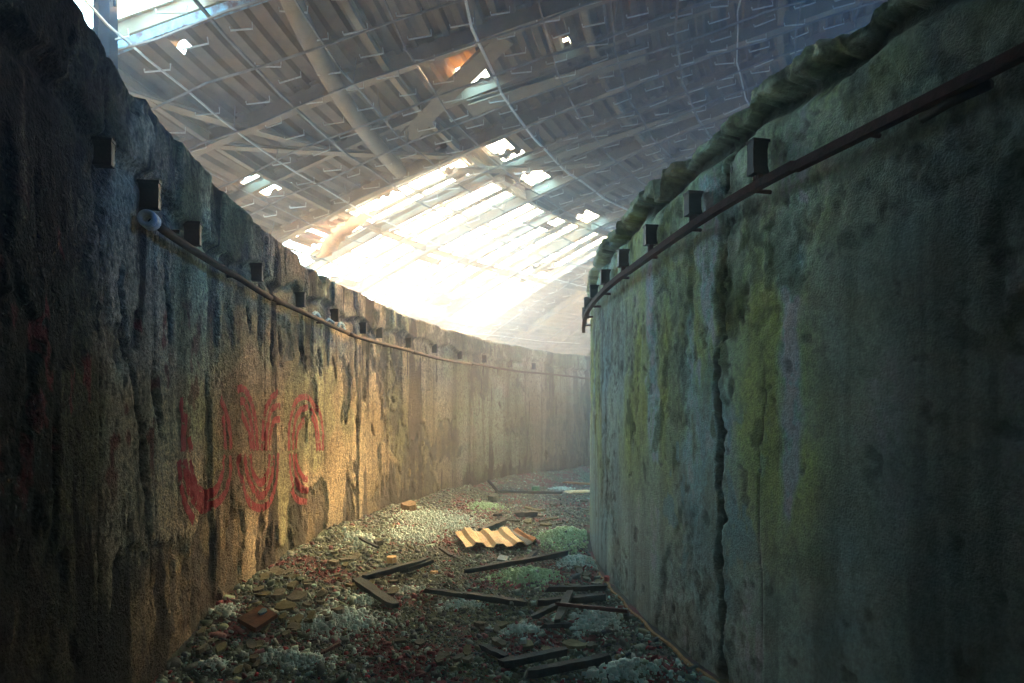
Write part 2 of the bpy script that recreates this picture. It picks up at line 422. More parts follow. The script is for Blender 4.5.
def build_wall(name, R, sgn, ths, dz, relief, color, mat, topf):
    # sgn +1: the relief grows towards smaller radius (left wall); -1: towards larger radius (right wall)
    z = np.arange(-.12, WH + .001, dz)
    T, Z = np.meshgrid(ths, z)
    parts = relief(T, Z)
    c = color(T, Z, parts)
    sarr = np.radians(ths) * R
    htop = topf(sarr)
    Zs = Z.copy(); k = sm(WH - .25, WH, Z); Zs = Z + k * htop[None, :]
    rr = R - sgn * parts[0]
    # round the arris
    rr = rr + sgn * .02 * sm(WH - .03, WH, Z) * (fbm(T * R / 57.3 * 8, Z * 8, 3, 151) * 2)
    rows_r = [rr]; rows_z = [Zs]; rows_c = [c]
    for i, q in enumerate(np.linspace(.05, .36, 10)):
        rows_r.append((rr[-1:] + sgn * q + .03 * (fbm(sarr[None] * 9, q * 9 + 0 * sarr[None], 4, 157) - .5) * (i < 9)))
        zz = WH + .05 * (fbm(sarr[None] * 6, sarr[None] * 0 + q * 6, 5, 153) - .5) + htop[None, :] * (1 - q)
        rows_z.append(zz); rows_c.append(c[-1:] * .9)
    for q in (2.6, 1.3, -.12):
        rows_r.append(rr[-1:] * 0 + R + sgn * .40); rows_z.append(rr[-1:] * 0 + q); rows_c.append(c[-1:])
    RR = np.concatenate(rows_r); ZZ = np.concatenate(rows_z); CC = np.concatenate(rows_c)
    TT = np.radians(np.repeat(ths[None, :], RR.shape[0], 0))
    V = np.stack([CX - RR * np.cos(TT), CY + RR * np.sin(TT), ZZ], -1).reshape(-1, 3)
    n, m = RR.shape
    I = np.arange(n * m).reshape(n, m)
    F = np.stack([I[:-1, :-1], I[:-1, 1:], I[1:, 1:], I[1:, :-1]], -1).reshape(-1, 4)
    if sgn > 0: F = F[:, ::-1]
    # caps: all columns are far out of sight, leave the ends open
    o = np_mesh(name, V, F, mat, CC.reshape(-1, 3))
    o['kind'] = 'structure'
    return o
def left_top(s): return .05 * (fbm(s * 1.3, s * 0, 5, 161) - .5) * 2 - .07 * sm(.62, .68, fbm(s * 1.1, s * 0, 4, 163))
def right_top(s): return .035 * (fbm(s * 2.0, s * 0, 5, 165) - .5) * 2 - .045 * sm(.54, .60, fbm(s * 3.4, s * 0, 4, 167)) - .03 * sm(.55, .6, fbm(s * 11, s * 0, 3, 168)) - .16 * sm(.10, .03, np.abs(s - rad(on_right(662, 160)[0]) * R1))
ths = theta_samples(-50, 80, -17.5, 42, .05)
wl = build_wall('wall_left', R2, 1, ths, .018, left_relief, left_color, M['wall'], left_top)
wl['label'] = 'curved tan concrete wall with peeling plaster and red letters'
ths = theta_samples(-50, 80, -20, 12, .045)
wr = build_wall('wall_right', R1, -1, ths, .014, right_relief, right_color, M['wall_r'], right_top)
wr['label'] = 'curved mossy grey concrete wall with a long open crack'

# ------------------------------------------------------------------ floor
PATCH = []   # (x, y, half width, half depth, height, kind)
def patch(px, py, wx, wy, h, kind='w'):
    x, y = on_floor(px, py); k = y / FPX
    d = abs(on_floor(px, py - wy)[1] - on_floor(px, py + wy)[1]) / 2
    PATCH.append((x, y, wx * k, d, h, kind))
patch(440, 522, 42, 9, .06); patch(415, 536, 24, 6, .05); patch(345, 622, 34, 10, .06); patch(318, 632, 20, 8, .05, 'w'); patch(292, 662, 38, 7, .05)
patch(564, 541, 26, 9, .16, 'g'); patch(577, 566, 18, 5, .09); patch(525, 577, 28, 7, .09, 'g'); patch(462, 603, 20, 4, .03); patch(522, 627, 24, 4, .03)
patch(597, 622, 26, 9, .07); patch(628, 676, 38, 9, .09); patch(362, 600, 14, 4, .03); patch(485, 506, 14, 3, .05, 'g'); patch(560, 488, 9, 1, .03)
patch(360, 548, 14, 5, .03); patch(215, 672, 12, 5, .04); patch(408, 588, 18, 3, .02); patch(225, 630, 14, 5, .04)
def floor_h(x, y):
    x = np.asarray(x, float); y = np.asarray(y, float)
    r = np.hypot(CX - x, y - CY)
    h = .03 * (fbm(x * 1.4, y * 1.4, 4, 171) - .5) + .015 * (fbm(x * 7, y * 7, 3, 173) - .5)
    h = h + .20 * sm(1.2, 0, R2 - r) * (.5 + fbm(x * .8, y * .8, 3, 175)) * sm(3, 6, y) + .04 * sm(.6, 0, r - R1)
    for (a, b, wx, wy, hh, k) in PATCH:
        q = ((x - a) / wx) ** 2 + ((y - b) / wy) ** 2
        h = h + hh * np.exp(-q * 1.1)
    return h
def floor_col(x, y):
    r = np.hypot(CX - x, y - CY)
    base = np.array([.08, .12, .125]); green = np.array([.10, .18, .11]); red = np.array([.22, .05, .09]); blu = np.array([.05, .065, .09]); wh = np.array([.42, .70, .66])
    c = mix(base, blu, sm(.4, .6, fbm(x * 1.3, y * 1.3, 4, 181)))
    c = mix(c, green, sm(.48, .6, fbm(x * 1.1, y * 1.1, 4, 183) + .1 * sm(1.4, .3, R2 - r)))
    c = mix(c, red, .75 * sm(.50, .60, fbm(x * 1.7, y * 1.7, 5, 185) + .05 * sm(10, 15, y)))
    pm = np.zeros_like(x)
    for (a, b, wx, wy, hh, k) in PATCH:
        q = ((x - a) / wx) ** 2 + ((y - b) / wy) ** 2
        pm = np.maximum(pm, np.exp(-q))
    c = mix(c, wh, (.55 + .45 * (fbm(x * 14, y * 14, 3, 188) > .5)) * sm(.42, .62, pm * .75 + .5 * (fbm(x * 9, y * 9, 4, 187) - .35)))
    return c
tt = np.concatenate([np.arange(-50, -12, 1.0), np.arange(-12, 45, .09), np.arange(45, 81, 1.0)])
rr = np.arange(R1 - .1, R2 + .13, .03)
T, Rr = np.meshgrid(tt, rr)
X = CX - Rr * np.cos(np.radians(T)); Y = CY + Rr * np.sin(np.radians(T))
V = np.stack([X, Y, floor_h(X, Y)], -1).reshape(-1, 3)
n, m = X.shape; I = np.arange(n * m).reshape(n, m)
F = np.stack([I[:-1, :-1], I[:-1, 1:], I[1:, 1:], I[1:, :-1]], -1).reshape(-1, 4)[:, ::-1]
fl = np_mesh('floor', V, F[:, ::-1], M['ground'], floor_col(X, Y).reshape(-1, 3))
tag(fl, 'dirt floor of the curved passage under scattered rubble', kind='structure')
M['slab'] = noise_mat('hall_ground', (.10, .11, .12), (.16, .17, .18), 2, .95, .3, 10)
def ring_floor(name, r0, r1):
    b = MB(); N = 72
    for i in range(N):
        a, c = 360 / N * i, 360 / N * (i + 1)
        b.add([pol(r0, a, -.13), pol(r1, a, -.13), pol(r1, c, -.13), pol(r0, c, -.13)], [(0, 1, 2, 3)])
    o = b.build(name, M['slab']); o['kind'] = 'structure'; return o
ring_floor('floor', .01, 36)

# ------------------------------------------------------------------ roof: corrugated deck panels, girders
ceiling = empty('ceiling', pol(20, 20, 0)); ceiling['kind'] = 'structure'
ceiling['label'] = 'domed roof of corrugated sheets on girders, partly open to the sky'
CB = Vector(ceiling.location)
def L(p): return tuple(Vector(p) - CB)
T0, DT = 19.6, 4.88
REDGE = [9.3, 10.8, 12.3, 13.8, 15.3, 16.8, 18.3, 19.8, 21.3, 22.8, 24.3, 25.8, 27.3, 28.8, 30.3, 31.8, 33.3]
HOLES = [(23.1, 15.3, .30, 1.0), (18.8, 13.75, .22, .7), (19.30, 22.0, .22, .9), (19.25, 25.3, .25, 1.2), (19.3, 28.2, .25, 1.1), (19.75, 38.0, .35, 1.0), (20.3, 46.2, .8, 1.5),
         (22.0, 4.9, .06, .35), (19.0, 40.9, .15, .8), (17.9, 17.0, .05, .2), (17.2, 14.0, .07, .15)]
def missing(i, k):
    r0 = REDGE[i]
    if 0 <= k <= 4 and 19.7 < r0 < 25.7:
        return not ((i, k) in ())
    if k == -4 and 20.7 < r0 < 24.2: return True
    if -2 <= k <= 2 and 25.7 < r0 < 31.7: return True  # unseen opening behind the left wall, added to light the right wall
    if 5 <= k <= 9 and 28.7 < r0 < 31.9: return True      # unseen openings further round, added to let in blue sky light
    return False
rprof = []
def sheet(r0, r1, t0, t1, seg, name='roof_panel'):
    b = MB(); pitch = .25; lift = .07
    pr = []; r = r0
    while r < r1 - 1e-6:
        for q, h in ((0, 0), (.09, 0), (.125, 1), (.215, 1)):
            if r + q < r1 - 1e-6: pr.append((r + q, h * lift))
        r += pitch
    pr.append((r1, 0))
    dz = random.uniform(0, .005)
    grid = [[L(pol(q, t0 + (t1 - t0) * j / seg, DK(q) + h + dz)) for q, h in pr] for j in range(seg + 1)]
    n = len(pr)
    fs = []
    for j in range(seg):
        tm = t0 + (t1 - t0) * (j + .5) / seg
        for a in range(n - 1):
            qm = (pr[a][0] + pr[a + 1][0]) / 2
            if any(abs(qm - hr) < hw and abs(tm - ht) < htw for hr, ht, hw, htw in HOLES): continue
            fs.append((j * n + a, j * n + a + 1, (j + 1) * n + a + 1, (j + 1) * n + a))
    b.add([p for row in grid for p in row], fs)
    o = b.build(name, M['deck'], ceiling)
    return o
cells = []
for i in range(len(REDGE) - 1):
    for k in range(-9, 13):
        if missing(i, k): continue
        t0 = T0 + DT * k; t1 = t0 + DT
        hole = any(REDGE[i] - .5 < h[0] < REDGE[i + 1] + .5 and t0 - 1 < h[1] < t1 + 1 for h in HOLES)
        sheet(REDGE[i], REDGE[i + 1] + .04, t0 - .10, t1 + .10, 16 if hole else 4)
sheet(21.3, 24.34, 3.0, 5.06, 6)
# rest of the dome, out of sight: one plain shell
b = MB()
def shell(r0, r1, a0, a1, nr, na):
    for i in range(nr):
        for j in range(na):
            q0 = r0 + (r1 - r0) * i / nr; q1 = r0 + (r1 - r0) * (i + 1) / nr
            c0 = a0 + (a1 - a0) * j / na; c1 = a0 + (a1 - a0) * (j + 1) / na
            b.add([L(pol(q0, c0, DK(q0))), L(pol(q1, c0, DK(q1))), L(pol(q1, c1, DK(q1))), L(pol(q0, c1, DK(q0)))], [(0, 1, 2, 3)])
ka, kb = T0 - 9 * DT, T0 + 13 * DT
shell(9.3, 34.3, kb - .1, 360 + ka + .1, 12, 44)
shell(.02, 9.35, 0, 360, 3, 36)
shell(33.2, 35.2, ka, kb, 3, 22)
b.build('roof_shell', M['deck'], ceiling)

def girder(pts, h=.30, w=.16, name='roof_girder', mat='girder'):
    """I section swept along points on the dome"""
    prof = [(-w / 2, 0), (w / 2, 0), (w / 2, -.02), (.012, -.02), (.012, -h + .02), (w / 2, -h + .02), (w / 2, -h), (-w / 2, -h), (-w / 2, -h + .02), (-.012, -h + .02), (-.012, -.02), (-w / 2, -.02)]
    b = MB(); P = [Vector(L(p)) for p in pts]; n = len(prof); vs = []
    for i, p in enumerate(P):
        d = (P[min(i + 1, len(P) - 1)] - P[max(i - 1, 0)]).normalized()
        u = d.cross(Vector((0, 0, 1))).normalized(); v = u.cross(d).normalized()
        vs += [p + u * a + v * c for a, c in prof]
    fs = [(i * n + k, i * n + (k + 1) % n, (i + 1) * n + (k + 1) % n, (i + 1) * n + k) for i in range(len(P) - 1) for k in range(n)]
    fs += [tuple(range(n)), tuple(range((len(P) - 1) * n, len(P) * n))]
    b.add(vs, fs)
    return b.build(name, M[mat], ceiling)
def dome_line(r0, t0, r1, t1, n=8, dz=-.03):
    return [pol(r0 + (r1 - r0) * i / n, t0 + (t1 - t0) * i / n, DK(r0 + (r1 - r0) * i / n) + dz) for i in range(n + 1)]
for k in range(-5, 9):                       # radial girders under the panel joints
    t = T0 + DT * k
    if k == -3: t = 3.02
    girder(dome_line(9.5, t, 33, t, 14, .05 if k != -3 else .11), .22 if k % 2 else .30, .10 if k % 2 else .17)
for r in (13.8, 16.8, 19.8, 22.8, 25.8, 28.8):  # ring beams
    girder(dome_line(r, -22, r, 60, 30), .16, .10)
girder(dome_line(18.0, 10.6, 20.3, 16.0, 4, -.16), .05, .34)
girder(dome_line(19.0, 15.2, 16.0, 16.3, 5, -.20), .10, .42)
girder(dome_line(20.2, 21.5, 17.5, 30, 5, -.16), .06, .30)
girder(dome_line(22.8, 10, 20.0, 19.6, 5, -.16), .06, .22)
girder(dome_line(19.0, 24.5, 15.5, 27.0, 5, -.18), .08, .36)
girder(dome_line(23.0, 4.6, 21.6, 14, 5, -.14), .05, .22)
# fallen in round duct along the dome
b = MB(); b.tube([L(p) for p in dome_line(20.1, -2, 20.9, 18.5, 10, -.28)], .14, 12); b.build('roof_duct', M['girder'], ceiling, True)
# painted flange along the sky gap
b = MB(); b.tube([L(p) for p in dome_line(23.6, 2.95, 19.6, 2.75, 8, -.25)], .05, 4, True, 1.6); b.build('edge_flange', M['gutter'], ceiling)

# thin bars left spanning the big hole (what carried the missing sheets)
for i in range(22):
    r = 20.05 + i * .265
    b = MB(); t1 = T0 + DT * random.choice([5, 5, 5, 4, 3.2]); b.tube([L(p) for p in dome_line(r, T0, r + random.uniform(-.02, .02), t1, 8, .02)], .018 + (i % 5 == 0) * .03, 4)
    b.build('sheet_rail', M['girder'], ceiling)
for i in range(15):
    t = T0 + 1.3 + i * 1.58 + random.uniform(-.25, .25); r0_ = 19.8; r1_ = random.choice([25.8, 25.8, 23.2, 24.6])
    girder(dome_line(r0_, t, r1_, t, 6, -.02), .05, random.choice([.07, .12, .26]), 'hole_purlin')
# ragged strips of sheet still hanging on in the hole
for (r, t, dr, dt) in [(20.3, 22, .25, 4), (21.6, 20.2, .5, 1.6), (22.9, 20.8, .8, 2.2), (23.8, 21.0, .5, 1.8), (25.0, 27, .5, 3), (24.6, 36, .8, 3), (22.0, 41, .5, 2.5), (20.4, 34.5, .25, 3.5), (23.2, 30.0, .25, 3.0), (21.2, 29, .25, 2.2)]:
    sheet(r, r + dr, t, t + dt, 4, 'torn_sheet')

# ------------------------------------------------------------------ hanging rod grid with hooks
grid = empty('rod_grid', pol(20, 15, 0))
tag(grid, 'sagging grid of thin rusty rods and pale wire hooks hanging under the roof', 'hanging grid')
GB = Vector(grid.location)
def LG(p): return tuple(Vector(p) - GB)
RT = [-14 + 3.25 * i for i in range(22)]
RR_ = [12.6 + .95 * i for i in range(18)]
for t in RT:
    b = MB(); b.tube([LG(pol(r, t + .1 * sin(r * 2 + t), G(r) + .02 * sin(r * 3 + t))) for r in np.linspace(11.5, 29.5, 22)], .017, 4)
    b.build('radial_rod', M['rod'], grid)
for j, r in enumerate(RR_):
    b = MB(); b.tube([LG(pol(r + .02 * sin(t), t, G(r) + .035 + .02 * sin(t * .7 + r))) for t in np.linspace(-16, 55, 34)], .024 if j % 3 == 0 else .016, 4)
    b.build('ring_rod', M['rod' if j % 2 else 'hanger'] if j % 4 == 2 else M['rod'], grid)
for i, t in enumerate(RT[1:18]):
    for j in range(0, len(RR_), 2):
        r = RR_[j]
        if random.random() < .45:
            b = MB(); b.tube([LG(pol(r, t, G(r))), LG(pol(r + random.uniform(-.1, .1), t + random.uniform(-.3, .3), DK(r)))], .010, 4)
            b.build('drop_wire', M['rod'], grid)
b = MB(); b.tube([(-.17, 0, .045), (-.165, 0, 0), (.165, 0, .012), (.17, 0, .095)], .0115, 4)
hook_me = b.me('hook'); hook_me.materials.append(M['hanger'])
cand = []
for r in np.arange(12.9, 27.5, .62):
    for t in np.arange(-11, 47, 1.85):
        rr_ = r + random.uniform(-.08, .08); tt_ = t + random.uniform(-.25, .25)
        if random.random() < .12: continue
        x, y, z = pol(rr_, tt_, G(rr_) + .06 + random.uniform(-.03, .05))
        if y < 3: continue
        u = 512 + FPX * x / y; v = HOR - (z - CAMZ) / y * FPX
        if not (60 < u < 850 and -25 < v < 345): continue
        kth, kz, kt = on_left(min(u, 600), v)
        cand.append((y, rr_, tt_, x, y, z))
cand.sort()
for q, (yy, r_, t_, x, y, z) in enumerate(cand[:295]):
    o = bpy.data.objects.new('wire_hook', hook_me); COL.objects.link(o); o.parent = grid
    o.location = LG((x, y, z)); o.rotation_euler = (random.uniform(-.1, .1), -.12 + random.uniform(-.12, .12), rad(-t_) + random.uniform(-.15, .15) + .15)
    o.scale = (random.choice([1, 1, 1, .8]), 1, 1)
b = MB()
for (yy, r_, t_, x, y, z) in cand[295:]:
    a = rad(-t_) + .15; c = Vector(LG((x, y, z))); dx = Vector((cos(a), sin(a), .1)) * .165
    b.tube([c - dx + Vector((0, 0, .045)), c - dx, c + dx, c + dx + Vector((0, 0, .09))], .0115, 3, False)
if cand[295:]:
    o = b.build('wire_hook', M['hanger'], grid); o['kind'] = 'stuff'

# torn brown insulation hanging at the near edge of the hole
b = MB(); vs = []; N1, N2 = 22, 8
for i in range(N1):
    f = i / (N1 - 1); c = Vector(pol(22.2 + 1.9 * f, 21.6 - .8 * sin(f * 5), DK(22.2 + 1.9 * f) - .25 - .25 * sin(f * pi)))
    for j in range(N2):
        a = 2 * pi * j / N2; rr0 = (.10 + .14 * random.random()) * sin(.3 + f * 2.5)
        vs.append(c + Vector((cos(a) * rr0, .6 * sin(a) * rr0, sin(a) * rr0 * 1.2)))
fs = [(i * N2 + j, i * N2 + (j + 1) % N2, (i + 1) * N2 + (j + 1) % N2, (i + 1) * N2 + j) for i in range(N1 - 1) for j in range(N2)]
b.add(vs, fs); o = b.build('hanging_insulation', M['rust'], None, True)
tag(o, 'crumpled brown roll of torn insulation hanging at the edge of the roof hole', 'insulation')

# steel column outside the left wall under the sky gap
cx_, cy_, _ = pol(22.3, 1.9)
col_e = empty('steel_column', (cx_, cy_, -.13)); tag(col_e, 'dark steel column rising behind the left wall into the sky gap', 'column')
b = MB(); hC = G(22.3) + 1.0
for off in (-.085, .085): b.box((off, 0, hC / 2), (.02, .17, hC))
b.box((0, 0, hC / 2), (.16, .012, hC)); b.build('shaft', M['darksteel'], col_e)
b = MB(); b.box((0, 0, .015), (.35, .35, .03)); b.build('base_plate', M['darksteel'], col_e)
b = MB(); b.box((0, 0, hC - .12), (.34, .3, .05)); b.box((0, 0, hC - .32), (.26, .02, .22)); b.build('gusset', M['darksteel'], col_e)

# ------------------------------------------------------------------ pipes and boxes on the walls
ORD = ['first', 'second', 'third', 'fourth', 'fifth', 'sixth', 'seventh', 'eighth', 'ninth', 'tenth', 'eleventh', 'twelfth', 'thirteenth', 'fourteenth']
def wall_rail(name, R, sgn, a0, a1, z, rad_, n, mat, off):
    e_ = empty(name, pol(R - sgn * off, (a0 + a1) / 2, z)); B = Vector(e_.location)
    edges = [a0]; 
    while edges[-1] < a1 - .1: edges.append(min(edges[-1] + 8.0, a1))
    for i in range(len(edges) - 1):
        b = MB(); b.tube([Vector(pol(R - sgn * (off + .004 * sin(t * .9)), t, z + .012 * sin(t * .45 + i) - (.08 * max(0, min(1, (-5 - t) / 5)) if sgn > 0 else 0))) - B for t in np.arange(edges[i], edges[i + 1] + .01, .5)], rad_, n)
        b.build('pipe_length', M[mat], e_, n > 5)
    for t in np.arange(a0 + 1.4, a1, 2.6 if sgn < 0 else 3.9):
        b = MB(); b.tube([Vector(pol(R + sgn * .02, t, z)) - B, Vector(pol(R - sgn * off, t, z)) - B], .012, 5); b.build('bracket', M[mat], e_)
    return e_
er = wall_rail('wall_pipe', R1, -1, -22, 7.5, 2.78, .030, 4, 'railr', .085)
tag(er, 'dark red square steel rail running high along the mossy right wall', 'rail')
el = wall_rail('wall_pipe', R2, 1, -10.4, 40, 2.73, .026, 8, 'raill', .10)
tag(el, 'thin brown round pipe running high along the left wall', 'pipe')
B = Vector(el.location)
b = MB()
p0 = Vector(pol(R2 - .10, -10.7, 2.65)) - B
dr = (Vector(pol(R2 - .10, -10.1, 2.65)) - B - p0).normalized()
prof = [(0.0, .024), (.0, .044), (.02, .048), (.09, .048), (.10, .040), (.10, .024)]
u_ = dr.cross(Vector((0, 0, 1))).normalized(); v_ = u_.cross(dr)
N = 20; vs = [p0 + dr * a + (u_ * cos(2 * pi * k / N) + v_ * sin(2 * pi * k / N)) * c for a, c in prof for k in range(N)]
fs = [(i * N + k, i * N + (k + 1) % N, ((i + 1) % len(prof)) * N + (k + 1) % N, ((i + 1) % len(prof)) * N + k) for i in range(len(prof)) for k in range(N)]
b.add(vs, fs); o = b.build('end_collar', M['white'], el, True); o['label'] = 'white collar on the pipe end'

def junction_box(R, sgn, t, z, w_, h_, d_, label, group, stems=True):
    out_ = d_ / 2 + .01
    p = pol(R - sgn * out_, t, z)
    # local x along the wall, y out of the wall
    ang = rad(-t) + (pi / 2)
    e_ = empty('junction_box', p, ang)
    b = MB()
    prof = [(-h_ / 2, 1.0), (-h_ / 2 + .012, .98), (-h_ / 4, .86), (h_ / 4, .84), (h_ / 2 - .012, .94), (h_ / 2, .95)]
    vs = []
    for zz, k in prof:
        for sx, sy in ((-1, -1), (1, -1), (1, 1), (-1, 1)): vs.append((sx * w_ / 2 * k, sy * d_ / 2 * (k if sy * sgn > 0 else 1), zz))
    fs = [(i * 4 + k, i * 4 + (k + 1) % 4, (i + 1) * 4 + (k + 1) % 4, (i + 1) * 4 + k) for i in range(5) for k in range(4)] + [(3, 2, 1, 0), (20, 21, 22, 23)]
    b.add(vs, fs); b.build('casing', M['black'], e_)
    b = MB(); b.box((0, 0, h_ / 2 + .006), (w_ * 1.12, d_ * 1.08, .014)); b.box((w_ * .25, 0, h_ / 2 + .018), (w_ * .3, d_ * .8, .01)); b.build('lid', M['black'], e_)
    if stems:
        b = MB()
        for sx in (-.22, .22): b.box((sx * w_, 0, -h_ / 2 - .035), (.016, .03, .07))
        b.build('stem', M['railr'], e_)
    tag(e_, label, 'box', group)
    return e_
for i, t in enumerate([-18.0, -12.8, -10.25, -7.65, -5.1, -2.5, .1, 2.7, 5.3]):
    _, zz, _ = 0, 2.99, 0
    w_ = [.10, .095, .115, .09, .10, .10, .1, .1, .1][i]; h_ = [.17, .165, .13, .13, .13, .12, .12, .12, .12][i]
    junction_box(R1, -1, t, 2.81 + .055 + h_ / 2, w_ * .7, h_, .09, ORD[i] + ' small black box from the near end above the right wall rail', 'black boxes above the right rail')
for i, t in enumerate([-12.0, -10.2, -7.9, -3.3, .7, 4.3, 7.6, 9.6, 13.3, 16.8, 20.3, 23.8, 27.5, 31]):
    junction_box(R2, 1, t, 2.88 + .01 * sin(i * 3) - (.07 if i < 3 else 0), .05, .14 if i else .11, .105 if i else .08, ORD[i] + ' small black box from the near end above the left wall pipe', 'black boxes above the left pipe', False)
# short bar lower down on the right wall, near
a0, z0_, _ = on_right(930, 119); a1, z1_, _ = on_right(998, 85)
b = MB(); b.tube([pol(R1 + .035, a0, z0_), pol(R1 + .05, (a0 + a1) / 2, (z0_ + z1_) / 2), pol(R1 + .035, a1, z1_)], .022, 6)
o = b.build('iron_bar', M['black'], None, True); tag(o, 'short black iron bar fixed below the rail at the dark end of the right wall', 'bar')
# loose scraps of white stuff on the left pipe
lag = empty('pipe_lagging', pol(R2 - .09, 3, 2.73)); tag(lag, 'scraps of pale lagging curled over the left wall pipe', 'lagging')
for k in range(3):
    t = 1.6 + k * 1.3; b = MB(); r_ = R2 - .10; LB = Vector(lag.location)
    b.tube([Vector(pol(r_ + random.uniform(-.02, .02), t + .16 * q, 2.745 + .05 * sin(q * pi / 6) + random.uniform(0, .02))) - LB for q in range(7)], .02, 5, True, random.uniform(.5, 1.3))
    b.build('lagging_scrap', M['foam'], lag, True)

# tan strip along the foot of the right wall
b = MB(); A0 = on_right(700, 690)[0] - 4; A1 = on_right(604, 580)[0]
for a in np.linspace(A0, A1, 30):
    pass
pts = [pol(R1 + .05 + .012 * sin(a * 3), a, .045) for a in np.linspace(A0, A1, 30)]
b.tube(pts, .016, 4); o = b.build('trim_1', M['strip']); tag(o, 'thin tan wooden strip along the foot of the right wall', kind='structure')

# ------------------------------------------------------------------ red painted letters on the left wall
def zpt(X, Y): return (150 + X / 3.795, 350 + Y / 3.795)
LET = [
 ([[(105, 180), (107, 260), (108, 385)], [(122, 240), (116, 310), (112, 385)], [(134, 330), (138, 385)],
   [(250, 185), (272, 235), (287, 300), (292, 378)], [(258, 250), (268, 310), (270, 378)],
   [(94, 420), (104, 520), (122, 595), (150, 650)], [(110, 420), (130, 530), (165, 588), (205, 600), (262, 555), (288, 480), (292, 400)],
   [(138, 415), (150, 495), (180, 540), (215, 548), (250, 500), (268, 400)], [(118, 420), (140, 510), (175, 562), (200, 570)]],
  'red spray painted U of nested strokes, leftmost of the three letters'),
 ([[(318, 150), (342, 148), (372, 200), (390, 290), (396, 382)], [(328, 195), (345, 198), (368, 260), (384, 380)], [(332, 238), (350, 275), (366, 330), (374, 380)],
   [(474, 160), (444, 190), (422, 250), (412, 382)], [(484, 212), (452, 225), (434, 290), (428, 382)], [(484, 262), (460, 270), (447, 320), (443, 382)],
   [(326, 395), (338, 500), (362, 575), (400, 600), (440, 580), (468, 500), (477, 390)], [(345, 395), (358, 480), (392, 545), (420, 548), (448, 490), (460, 400)],
   [(368, 395), (375, 460), (400, 502), (425, 490), (440, 440), (443, 395)]],
  'red spray painted flared W of nested strokes, middle one of the three letters'),
 ([[(518, 382), (520, 290), (540, 205), (570, 178), (600, 186), (630, 220), (647, 290), (650, 382)], [(534, 380), (538, 290), (556, 235), (588, 216)], [(545, 372), (553, 305), (582, 262)],
   [(604, 215), (624, 270), (638, 382)], [(604, 250), (618, 290), (628, 382)],
   [(520, 395), (528, 485), (555, 565), (596, 576)], [(535, 395), (544, 465), (566, 522), (594, 534)], [(545, 395), (556, 450), (574, 484), (591, 490)]],
  'red spray painted C of nested strokes, rightmost of the three letters')]
def spline(P, n=14):
    P = [np.array(p, float) for p in P]; P = [2 * P[0] - P[1]] + P + [2 * P[-1] - P[-2]]
    o_ = []
    for i in range(1, len(P) - 2):
        for k in range(n):
            t = k / n
            o_.append(.5 * ((2 * P[i]) + (-P[i - 1] + P[i + 1]) * t + (2 * P[i - 1] - 5 * P[i] + 4 * P[i + 1] - P[i + 2]) * t * t + (-P[i - 1] + 3 * P[i] - 3 * P[i + 1] + P[i + 2]) * t ** 3))
    o_.append(P[-2]); return o_
for strokes, lab in LET:
    a_, z_, _ = on_left(*zpt(*strokes[-1][0]))
    le = empty('painted_letter', pol(R2, a_, z_)); tag(le, lab, 'graffiti', 'red painted letters on the left wall')
    for st in strokes:
        V = []; F = []
        W = [on_left(*zpt(*q))[:2] for q in spline(st)]
        W = np.array([(rad(a) * R2, z) for a, z in W])
        # resample evenly
        dl = np.r_[0, np.cumsum(np.hypot(*np.diff(W, axis=0).T))]
        nn = max(int(dl[-1] / .012), 4); q = np.linspace(0, dl[-1], nn)
        W = np.stack([np.interp(q, dl, W[:, 0]), np.interp(q, dl, W[:, 1])], -1)
        tg = np.gradient(W, axis=0); tg /= np.linalg.norm(tg, axis=1)[:, None] + 1e-9
        nr = np.stack([-tg[:, 1], tg[:, 0]], -1)
        NS = 7; base = len(V)
        hw = .036 * (1 + .35 * (fbm(q * 6, q * 0 + len(V), 3, 201) - .5))
        for i in range(nn):
            for j in range(NS):
                p = W[i] + nr[i] * hw[i] * (j / (NS - 1) * 2 - 1); V.append(p)
        for i in range(nn - 1):
            for j in range(NS - 1):
                F.append((base + i * NS + j, base + i * NS + j + 1, base + (i + 1) * NS + j + 1, base + (i + 1) * NS + j))
        V = np.array(V); th = np.degrees(V[:, 0] / R2); z = V[:, 1]
        pr = left_relief(th, z); F = np.array(F)
        cen = V[F].mean(1)
        keep = (fbm(cen[:, 0] * 22, cen[:, 1] * 22, 4, 205) < .69) & (pr[1][F].mean(1) < 1.1) & (pr[3][F].mean(1) < .5) & (pr[4][F].mean(1) < .6)
        F = F[keep]
        r_ = R2 - pr[0] - .005
        P3 = np.stack([CX - r_ * np.cos(np.radians(th)), CY + r_ * np.sin(np.radians(th)), z], -1) - np.array(le.location)
        used = np.unique(F); mp = -np.ones(len(P3), int); mp[used] = np.arange(len(used))
        np_mesh('paint_stroke', P3[used], mp[F], M['red'], None, parent=le)

